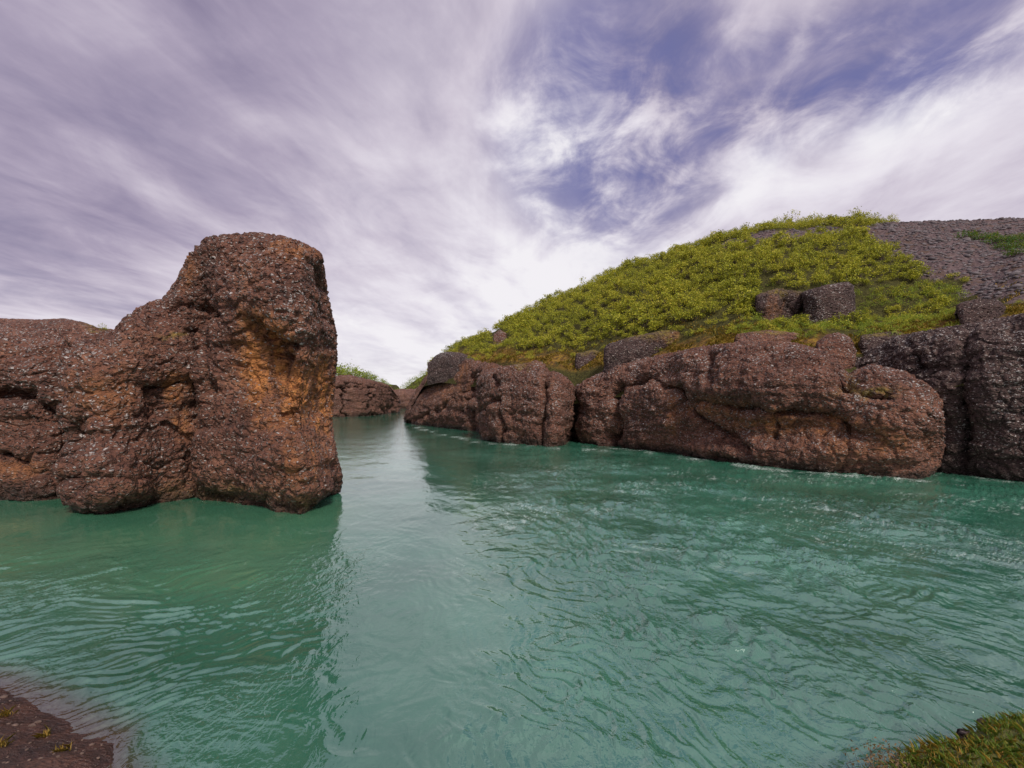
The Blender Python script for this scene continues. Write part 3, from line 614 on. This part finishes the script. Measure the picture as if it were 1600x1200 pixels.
# ------------------------------------------------------------------ boulders and ledges on the hill
def boulder(name, label, px0, px1, py0, py1, depth, thick, **kw):
    """a free rock that shows between two columns and rows, standing where the hill shows at its lower edge"""
    m = (px0 + px1) / 2; hw = (px1 - px0) / 2
    solved = depth is None
    if solved:
        dd = np.linspace(t_ds(m), t_dc(m), 400); rows = HZ - F * (hill_z(np.full(400, m), dd) - H) / dd; depth = float(dd[np.argmax(rows <= py1)]) + .1
    zb = at(m, py1, depth)[2]
    ft = [at(m - hw, py1, depth + thick * .4)[:2], at(m - hw * .95, py1, depth)[:2], at(m - hw * .3, py1, depth - thick * .12)[:2], at(m + hw * .4, py1, depth - thick * .12)[:2], at(m + hw * .95, py1, depth)[:2],
          at(m + hw, py1, depth + thick * .4)[:2], at(m + hw * .8, py1, depth + thick)[:2], at(m - hw * .8, py1, depth + thick)[:2], at(m - hw, py1, depth + thick * .5)[:2]]
    tp = kw.pop('top', [(px0 + 3, py0 + 6), (m, py0), (px1 - 3, py0 + 5)])
    rg = ridge_px([(p, q + 1, depth + thick * .5) for p, q in tp])
    return rock(name, label, ft, rg, top=tp, zbot=lambda q: np.minimum(hill_z(800 + F * q[:, 0] / q[:, 1], q[:, 1]) - .5, zb - .2) if solved else np.full(len(q), zb - .9), undercut=0, origin=(at(m, py1, depth)[0], depth + thick * .4, zb), nv=kw.pop('nv', 70), **kw)
boulder('boulder', 'square jutting boulder with white lichen on its face amid the shrubs', 1252, 1336, 440, 505, None, 3.5, top=[(1255, 455), (1290, 445), (1325, 440), (1334, 444)], pexp=9, rough=.45, seed=3, lichen=.75, mat=M_ROCK_DARK, blobs=[(1262, 480, 14, 30, -.4)])
boulder('boulder', 'shadowed red brown outcrop beside the square jutting boulder', 1184, 1262, 448, 503, None, 3.0, top=[(1188, 458), (1215, 450), (1258, 456)], pexp=5, rough=.8, seed=4, lichen=.12, mat=M_ROCK_DARK, blobs=[(1240, 480, 24, 30, -.9)], orange=[(1205, 480, 14, 20, .3)], moss=[(1215, 452, 40, 6, .9)])  # shade of the recess put into the colour by the darker rock material
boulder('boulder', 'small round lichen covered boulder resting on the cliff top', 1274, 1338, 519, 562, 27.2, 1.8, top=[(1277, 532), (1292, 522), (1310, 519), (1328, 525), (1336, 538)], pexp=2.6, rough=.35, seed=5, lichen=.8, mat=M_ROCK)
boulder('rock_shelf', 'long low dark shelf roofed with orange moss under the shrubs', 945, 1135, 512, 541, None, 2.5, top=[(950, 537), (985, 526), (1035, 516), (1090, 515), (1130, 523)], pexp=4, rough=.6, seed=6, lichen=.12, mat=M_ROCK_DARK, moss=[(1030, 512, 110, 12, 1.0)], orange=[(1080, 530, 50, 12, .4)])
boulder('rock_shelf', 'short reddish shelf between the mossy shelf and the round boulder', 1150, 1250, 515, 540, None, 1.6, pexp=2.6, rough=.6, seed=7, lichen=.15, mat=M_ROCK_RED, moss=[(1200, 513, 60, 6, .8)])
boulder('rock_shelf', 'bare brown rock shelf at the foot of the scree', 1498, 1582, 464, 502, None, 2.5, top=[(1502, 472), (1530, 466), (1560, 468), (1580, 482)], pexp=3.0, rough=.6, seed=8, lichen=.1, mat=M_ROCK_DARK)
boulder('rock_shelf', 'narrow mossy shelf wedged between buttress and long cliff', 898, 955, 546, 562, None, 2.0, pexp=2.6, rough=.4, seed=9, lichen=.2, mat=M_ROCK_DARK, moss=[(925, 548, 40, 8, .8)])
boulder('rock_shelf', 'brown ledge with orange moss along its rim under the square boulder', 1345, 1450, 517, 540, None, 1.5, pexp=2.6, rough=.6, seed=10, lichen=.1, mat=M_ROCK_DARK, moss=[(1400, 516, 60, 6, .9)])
boulder('boulder', 'little pale lichen stone peeping from shrubs above the bluff', 770, 792, 514, 536, None, 1.2, pexp=3, rough=.25, seed=12, lichen=1.0, mat=M_ROCK, nv=36)

# ------------------------------------------------------------------ shrubs, moss, stones
def leaf_cloud(rng, n, clumps, spread, size, rad=1.0, high=.9, flat=.55):
    """rhombic leaves gathered in clumps over a dome"""
    th = rng.uniform(0, 2 * np.pi, clumps); ph = np.arccos(rng.uniform(.05, 1, clumps)); rr = rng.uniform(.55, 1, clumps)
    C = np.column_stack([rad * rr * np.sin(ph) * np.cos(th), rad * rr * np.sin(ph) * np.sin(th), high * (.12 + .88 * rr * np.cos(ph))])
    c = C[rng.integers(0, clumps, n)] + rng.normal(size=(n, 3)) * spread * np.array([1, 1, .8]); c[:, 2] = np.abs(c[:, 2])
    a = rng.normal(size=(n, 3)); a[:, 2] *= .7; a /= np.linalg.norm(a, axis=1)[:, None]
    up = rng.normal(size=(n, 3)) * .7 + np.array([0, 0, flat]); b = np.cross(up, a); b /= np.linalg.norm(b, axis=1)[:, None] + 1e-9
    L = size * rng.uniform(.6, 1.3, n)[:, None]
    V_ = np.stack([c - a * L * .5, c + b * L * .27, c + a * L * .5, c - b * L * .27], 1).reshape(-1, 3)
    return V_, np.arange(4 * n).reshape(-1, 4), np.repeat(rng.uniform(0, 1, n), 4), C
def stem_mesh(rng, C, thick):
    Vs, Fs = [], []
    for c in C:
        base = np.array([rng.normal() * .06, rng.normal() * .06, -.12]); m = (base + c) / 2 + rng.normal(size=3) * .06; pts = [base, m, c * 1.04]
        k = len(Vs)
        for j, p in enumerate(pts):
            r = thick * (1 - .38 * j)
            for q in range(3): Vs.append(p + r * np.array([math.cos(q * 2.094), math.sin(q * 2.094), 0]))
        for j in range(2):
            for q in range(3): Fs.append([k + j * 3 + q, k + j * 3 + (q + 1) % 3, k + j * 3 + 3 + (q + 1) % 3, k + j * 3 + 3 + q])
    return np.array(Vs), np.array(Fs)
rs = np.random.default_rng(21)
def variants(n, mat, leaves, clumps, spread, size, high):
    out = []
    for i in range(n):
        V_, F_, t_, C = leaf_cloud(rs, leaves, clumps, spread, size, 1.0, high); sv, sf = stem_mesh(rs, C, .022)
        out.append((mesh_from('foliage', V_, F_, mat, {'tint': t_}, False), mesh_from('branches', sv, sf, M_TWIG, None, False), V_, F_, t_))
    return out
WILLOW = variants(7, M_LEAF, 680, 19, .16, .165, 1.2)
UPRIGHT = variants(4, M_LEAF, 330, 16, .15, .15, 1.5)
BIRCH = variants(4, M_LEAF_GREEN, 620, 26, .17, .13, 1.0)
LOWDARK = variants(3, M_LEAF_DARK, 420, 18, .2, .17, .6)
def shrub(var, loc, scale, rz, label, group, name='willow_shrub'):
    e = bpy.data.objects.new(name, None); COL.objects.link(e); e.location = loc; e.scale = (scale, scale, scale); e.rotation_euler = (0, 0, rz); e.empty_display_size = .2
    e['label'] = label; e['category'] = 'shrub'; e['group'] = group
    for nm, me in (('foliage', var[0]), ('branches', var[1])):
        c = bpy.data.objects.new(nm, me); COL.objects.link(c); c.parent = e
def scatter_mass(name, var_list, items, mat, label, keep=1.0):
    """one mass of many alike plants: items (loc, scale, rz)"""
    Vs, Fs, Ts, k = [], [], [], 0
    for (loc, sc, rz) in items:
        v = var_list[int(rs.integers(len(var_list)))]; n = len(v[3]); sel = rs.permutation(n)[:int(n * keep)]
        V_ = v[2].reshape(-1, 4, 3)[sel].reshape(-1, 3) * sc; c, s = math.cos(rz), math.sin(rz)
        V_ = np.column_stack([V_[:, 0] * c - V_[:, 1] * s, V_[:, 0] * s + V_[:, 1] * c, V_[:, 2]]) + np.array(loc)
        Vs.append(V_); Fs.append(np.arange(len(V_)).reshape(-1, 4) + k); Ts.append(v[4].reshape(-1, 4)[sel].ravel()); k += len(V_)
    o = link(name, mesh_from(name, np.concatenate(Vs), np.concatenate(Fs), mat, {'tint': np.concatenate(Ts)}, False), label=label, kind='stuff')
    return o

# spots on the hill: jittered over the ground
HOLES = [(1182, 1340, 452, 506), (1272, 1340, 522, 566), (1496, 1584, 468, 500), (768, 794, 518, 540)]
def hill_spots(n):
    px = rs.uniform(672, 1625, n * 3); s = rs.uniform(.0, 1.12, n * 3); ds, dc = t_ds(px), t_dc(px); d = ds + s * (dc - ds)
    w = d * (dc - ds); keep = rs.uniform(0, w.max(), n * 3) < w; px, d = px[keep][:n], d[keep][:n]
    z = hill_z(px, d); return np.column_stack([(px - 800) / F * d, d, z])
def thin(P, r):
    cell = {}; out = []
    for i, p in enumerate(P):
        k = (int(p[0] // r), int(p[1] // r)); ok = True
        for a in (-1, 0, 1):
            for b in (-1, 0, 1):
                for j in cell.get((k[0] + a, k[1] + b), ()):
                    if (P[j][0] - p[0]) ** 2 + (P[j][1] - p[1]) ** 2 < r * r: ok = False
        if ok: cell.setdefault(k, []).append(i); out.append(i)
    return P[out]
S0 = thin(hill_spots(12000), .74)
qx, qy = to_px(S0); sc, mo = hill_masks(S0.reshape(1, -1, 3)); sc, mo = sc[0], mo[0]
s_rel = (S0[:, 1] - t_ds(qx)) / (t_dc(qx) - t_ds(qx))
crest = ((qx > 1105) & (qx < 1400) & (s_rel > .93) & (s_rel < 1.06)) | ((qx <= 1105) & (s_rel > .72) & (s_rel < 1.0) & (rs.uniform(0, 1, len(S0)) < .22))
ok = ((sc < .5) | crest) & ~((qx > 1400) & (s_rel > .9))
ok &= ~((mo > .55) & (rs.uniform(0, 1, len(S0)) < .55))
for (a, b, c, d) in HOLES: ok &= ~((qx > a) & (qx < b) & (qy > c) & (qy < d))
ok &= ~((qx > 1340) & (qy > 478) & (rs.uniform(0, 1, len(S0)) < .12))
S1 = S0[ok]; qx, qy, s_rel, crest = qx[ok], qy[ok], s_rel[ok], crest[ok]
size = rs.uniform(.46, .82, len(S1)) * np.where(rs.uniform(0, 1, len(S1)) < .12, 1.45, 1) * np.where(crest, rs.uniform(.8, 1.3, len(S1)), 1) * np.where(s_rel < .12, .62, 1) * np.where((qx > 1330) & (qy > 440), .7, 1)
show = size / S1[:, 1]; show[(s_rel > 1.0) & ~crest] *= .2
order = np.argsort(-show); pick = set(order[:290].tolist()); rest = []
for i in range(len(S1)):
    loc = (S1[i, 0], S1[i, 1], S1[i, 2] - .05); rz = rs.uniform(0, 6.28)
    if i in pick:
        if crest[i]: shrub(UPRIGHT[i % 4], loc, size[i] * .9, rz, 'wispy willow shrub on the hill crest against the sky', 'wispy shrubs along the crest')
        elif s_rel[i] < .16: shrub(WILLOW[i % 7], loc, size[i], rz, 'small willow shrub near the mossy edge above the cliff', 'small shrubs along the cliff edge')
        else:
            x_, y_ = qx[i], qy[i]
            if 1150 < x_ < 1360 and 425 < y_ < 520: lb, gp = 'willow shrub close round the square jutting boulder', 'shrubs round the jutting boulder'
            elif x_ >= 1360: lb, gp = 'olive willow shrub where the thicket thins out against the scree', 'shrubs beside the scree'
            elif 900 < x_ < 1150 and y_ > 470: lb, gp = 'yellowish willow shrub just above the long mossy shelf', 'shrubs above the mossy shelf'
            elif x_ < 860: lb, gp = 'fresh green willow shrub on the slope above bluff and buttress', 'shrubs above the bluff'
            else: lb, gp = 'yellow green willow shrub in the thicket on the upper hillside', 'willow shrubs on the upper hillside'
            shrub(WILLOW[i % 7], loc, size[i], rz, lb, gp)
    else: rest.append((loc, size[i], rz))
scatter_mass('willow_thicket', WILLOW, rest, M_LEAF, 'dense yellow green willow thicket covering the hillside', keep=max(.25, min(.6, 300000 / (680 * max(1, len(rest))))))
print('shrubs', len(S1), 'rest', len(rest))
S2 = thin(hill_spots(40000), .42); gx, gy = to_px(S2); g_sc, g_mo = hill_masks(S2.reshape(1, -1, 3))
k2 = (gx > 1150) & (gx < 1530) & (gy > 448) & (gy < 530) & (g_sc[0] < .5) & (fbm(S2 * .5 + 14, 2) > -.25)
for (a, b, c, d) in HOLES: k2 &= ~((gx > a + 6) & (gx < b - 4) & (gy > c) & (gy < d - 4))
items = [((p[0], p[1], p[2] - .03), rs.uniform(.26, .50), rs.uniform(0, 6)) for p in S2[k2]]
scatter_mass('low_herbs', WILLOW, items, M_LEAF_GREEN, 'low green herbs on the bench round the square boulder', keep=.24)
print('herbs', len(items))
# low dark green mats on the scree
for px, py, d in ((1512, 372, 52), (1530, 375, 52), (1548, 372, 53), (1566, 378, 51), (1584, 374, 52), (1600, 380, 51), (1590, 388, 49), (1572, 386, 49), (1555, 381, 50), (1592, 397, 47), (1615, 372, 52)):
    dd = np.linspace(30, 62, 400); zz = hill_z(np.full(400, float(px)), dd); rows = HZ - F * (zz - H) / dd; j = int(np.argmin(np.abs(rows - py)))
    shrub(LOWDARK[px % 3], ((px - 800) / F * dd[j], dd[j], zz[j] - .05), rs.uniform(.75, 1.05), rs.uniform(0, 6), 'low dark green mat of shrub spreading over the scree', 'dark shrub mats on the scree', 'mat_shrub')
# bushes across the narrows
for px, d, s in ((470, 100, 2.2), (500, 99, 2.2), (532, 98, 2.5), (552, 99, 2.1), (568, 100, 1.9), (582, 101, 1.5), (596, 103, 1.2), (545, 104, 2.5), (575, 106, 1.8), (606, 105, .9), (520, 106, 2.6)):
    zt = H + (HZ - np.interp(px, [440, 545, 575, 600, 614], [588, 588, 594, 600, 606])) / F * d
    shrub(BIRCH[px % 4], ((px - 800) / F * d, d, zt - .25), s * 1.0, rs.uniform(0, 6), 'bright green bush on the outcrop beside the narrows', 'bushes on the far outcrop', 'bush')
X = rs.uniform(-52, 12, 900); Y = rs.uniform(152, 188, 900); items = [((x, y, z - .1), s, r) for x, y, z, s, r in zip(X, Y, far_z(X, Y), rs.uniform(1.2, 2.2, 900), rs.uniform(0, 6, 900)) if z > 3]
scatter_mass('far_shrubbery', BIRCH, items, M_LEAF_GREEN, 'green scrub covering the far hill beyond the narrows', keep=.16)
shrub(UPRIGHT[1], (*at(160, 517, 27)[:2], at(160, 517, 27)[2]), .28, 1, 'tiny shrub on the reddish ledge behind the rock tower', 'tiny ledge shrub')

# moss and short turf along the cliff top
def blades(P, hgt, wid, lean):
    n = len(P); a = rs.uniform(0, 2 * np.pi, n); h = hgt * rs.uniform(.5, 1.3, n); d = np.column_stack([np.cos(a), np.sin(a), 0 * a]); s = np.column_stack([-np.sin(a), np.cos(a), 0 * a]) * wid
    tip = P + d * (h * lean * rs.uniform(.3, 1.2, n))[:, None] + np.array([0, 0, 1]) * h[:, None]; mid = P + d * (h * lean * .25)[:, None] + np.array([0, 0, .6]) * h[:, None]
    return np.stack([P - s, P + s, mid + s * .7, tip, mid - s * .7], 1).reshape(-1, 3), np.arange(5 * n).reshape(-1, 5), np.repeat(rs.uniform(0, 1, n), 5)
px = rs.uniform(675, 1600, 26000); s = np.abs(rs.normal(0, .07, 26000)); d = t_ds(px) - .3 + s * (t_dc(px) - t_ds(px)); Pm = np.column_stack([(px - 800) / F * d, d, hill_z(px, d) - .02])
Pm = Pm[fbm(Pm * .6 + 3, 2) > -.15]
v_, f_, t_ = blades(Pm, .13, .03, 1.3)
link('moss', mesh_from('moss', v_, f_, M_MOSS, {'tint': t_}, False), label='orange and yellow moss along the cliff top', kind='stuff')

# loose stones of the scree
def stone_mesh(rng):
    ph = (1 + 5 ** .5) / 2; v = np.array([(-1, ph, 0), (1, ph, 0), (-1, -ph, 0), (1, -ph, 0), (0, -1, ph), (0, 1, ph), (0, -1, -ph), (0, 1, -ph), (ph, 0, -1), (ph, 0, 1), (-ph, 0, -1), (-ph, 0, 1)]) / 1.9
    f = np.array([(0, 11, 5), (0, 5, 1), (0, 1, 7), (0, 7, 10), (0, 10, 11), (1, 5, 9), (5, 11, 4), (11, 10, 2), (10, 7, 6), (7, 1, 8), (3, 9, 4), (3, 4, 2), (3, 2, 6), (3, 6, 8), (3, 8, 9), (4, 9, 5), (2, 4, 11), (6, 2, 10), (8, 6, 7), (9, 8, 1)])
    return v * rng.uniform(.7, 1.15, (12, 1)) * np.array([1, rng.uniform(.6, .9), rng.uniform(.4, .65)]), f
ST = [stone_mesh(rs) for _ in range(8)]; ST_ME = [mesh_from('stone', v, f, M_STONE, None, False) for v, f in ST]
px = rs.uniform(1110, 1640, 30000); s = rs.uniform(.1, 1.06, 30000); d = t_ds(px) + s * (t_dc(px) - t_ds(px)); z = hill_z(px, d); Ps = np.column_stack([(px - 800) / F * d, d, z])
scm = hill_masks(Ps.reshape(1, -1, 3))[0][0] > .5; Ps = Ps[scm][:5200]
Vs, Fs, k = [], [], 0
for i, p in enumerate(Ps):
    if i < 130:
        o = link('stone', ST_ME[i % 8], tuple(p), label='larger loose grey stone lying on the scree slope', cat='stone', group='loose stones on the scree'); r = rs.uniform(.22, .42); o.scale = (r, r, r); o.rotation_euler = (rs.uniform(-.3, .3), rs.uniform(-.3, .3), rs.uniform(0, 6)); continue
    v, f = ST[i % 8]; a = rs.uniform(0, 6.28); r = rs.uniform(.06, .20); c, s_ = math.cos(a), math.sin(a)
    Vs.append(np.column_stack([v[:, 0] * c - v[:, 1] * s_, v[:, 0] * s_ + v[:, 1] * c, v[:, 2]]) * r + p); Fs.append(f + k); k += 12
link('gravel', mesh_from('gravel', np.concatenate(Vs), np.concatenate(Fs), M_STONE, None, False), label='small grey stones strewn over the scree slope', kind='stuff')

# ------------------------------------------------------------------ near bank: grass, sprigs, pebbles
n = 42000; X = rs.uniform(1.7, 6.5, n); Y = rs.uniform(1.6, 4.4, n); Z = bank_z(X, Y); k = (Z > .84) & (fbm(np.column_stack([X, Y, 0 * X]) * 1.5, 2) > -.45)
v_, f_, t_ = blades(np.column_stack([X, Y, Z - .01])[k], .05, .0028, 1.2)
link('grass', mesh_from('grass', v_, f_, M_GRASS, {'tint': t_}, False), label='short green and orange grass on the bank corner', kind='stuff')
M_SPRIG = leaf_material('sprig_leaf', [(.2, (.06, .03, .02)), (.5, (.15, .08, .05)), (.8, (.20, .17, .05))], .2)
def sprig(x, y, hgt, rz):
    z = float(bank_z(np.array([[x]]), np.array([[y]]))[0, 0]); V_, F_ = [], []; C = []
    for j in range(5):
        a = j * 1.3 + rs.uniform(0, .6); C.append((hgt * .45 * math.cos(a), hgt * .45 * math.sin(a), hgt * rs.uniform(.6, 1.0)))
    sv, sf = stem_mesh(rs, np.array(C), .0035); sv[:, 2] = np.maximum(sv[:, 2], -.03)
    L = []
    for c in C:
        for q in range(9): L.append(np.array(c) * rs.uniform(.35, 1.05) + rs.normal(size=3) * .012)
    L = np.array(L); nn = len(L); a = rs.normal(size=(nn, 3)); a /= np.linalg.norm(a, axis=1)[:, None]; b = np.cross(a, rs.normal(size=(nn, 3))); b /= np.linalg.norm(b, axis=1)[:, None]
    lv = np.stack([L - a * .012, L + b * .006, L + a * .012, L - b * .006], 1).reshape(-1, 3)
    e = bpy.data.objects.new('sprig', None); COL.objects.link(e); e.location = (x, y, z); e.rotation_euler = (0, 0, rz)
    e['label'] = 'thin reddish twiggy sprig at the edge of the grassy bank'; e['category'] = 'plant'; e['group'] = 'twiggy sprigs on the bank edge'
    link('stem', mesh_from('stem', sv, sf, M_TWIG, None, False), parent=e); link('foliage', mesh_from('foliage', lv, np.arange(4 * nn).reshape(-1, 4), M_SPRIG, {'tint': rs.uniform(0, 1, 4 * nn)}, False), parent=e)
for (x, y, h_, r) in ((2.08, 3.02, .24, 0), (2.2, 3.12, .22, 1), (2.3, 3.18, .20, 2), (2.42, 3.3, .20, 3), (2.16, 2.95, .22, 4), (2.55, 3.4, .16, 5), (2.28, 3.06, .19, 2.5), (2.7, 3.5, .13, 1.5)): sprig(x, y, h_, r)
def rim_stone(x, y, r, k):
    z = float(bank_z(np.array([[x]]), np.array([[y]]))[0, 0]); o = link('rim_stone', RIM[k % 3], (x, y, z + r * .1), label='dark brown stone on the rim of the grassy bank', cat='stone', group='stones on the bank rim')
    o.scale = (r, r, r); o.rotation_euler = (rs.uniform(-.3, .3), rs.uniform(-.3, .3), rs.uniform(0, 6))
RIM = []
for q in range(3):
    bm_ = bpy.data.meshes.new('tmp'); import bmesh
    b_ = bmesh.new(); bmesh.ops.create_icosphere(b_, subdivisions=4, radius=1); V_ = np.array([v.co[:] for v in b_.verts]); F_ = np.array([[v.index for v in f.verts] for f in b_.faces]); b_.free()
    V_ = V_ * (1 + .35 * fbm(V_ * .9 + 9 * q, 3) + .08 * fbm(V_ * 4 + q, 3))[:, None] * np.array([1.25, .8, .55])
    z0 = np.zeros(len(V_)); RIM.append(mesh_from('rim_stone', V_, F_, M_ROCK_DARK, {'orange': z0, 'lichen': z0 + .1, 'moss': z0, 'wet': z0}))
for k, (x, y, r_) in enumerate(((3.1, 3.60, .07), (3.3, 3.68, .09), (3.5, 3.76, .08), (3.72, 3.84, .10), (3.95, 3.90, .11))): rim_stone(x, y, r_, k)
def tuft(x, y):
    z = float(bank_z(np.array([[x]]), np.array([[y]]))[0, 0]); n = 45; P = np.column_stack([rs.normal(0, .03, n), rs.normal(0, .03, n), np.full(n, -.01)])
    v_, f_, t_ = blades(P, .06, .004, 1.2)
    link('grass_tuft', mesh_from('grass_tuft', v_, f_, M_MOSS, {'tint': t_}, False), (x, y, z), label='little yellow grass tuft on the red earth bank', cat='grass tuft', group='yellow tufts on the earth bank')
for (x, y) in ((-5.45, 5.5), (-4.35, 4.98), (-4.75, 5.22), (-4.9, 4.9)): tuft(x, y)
n = 500; X = rs.uniform(-7, -3.4, n); Y = rs.uniform(4.2, 6.6, n); Z = bank_z(X, Y); Vs, Fs, k = [], [], 0
for i in range(n):
    if Z[i] < .02: continue
    v, f = ST[i % 8]; a = rs.uniform(0, 6.28); r = rs.uniform(.006, .03) * (2.2 if i % 17 == 0 else 1); c, s_ = math.cos(a), math.sin(a)
    Vs.append(np.column_stack([v[:, 0] * c - v[:, 1] * s_, v[:, 0] * s_ + v[:, 1] * c, v[:, 2]]) * r + (X[i], Y[i], Z[i])); Fs.append(f + k); k += 12
link('pebbles', mesh_from('pebbles', np.concatenate(Vs), np.concatenate(Fs), M_PEBBLE, None, False), label='small pebbles scattered on the red earth bank', kind='stuff')
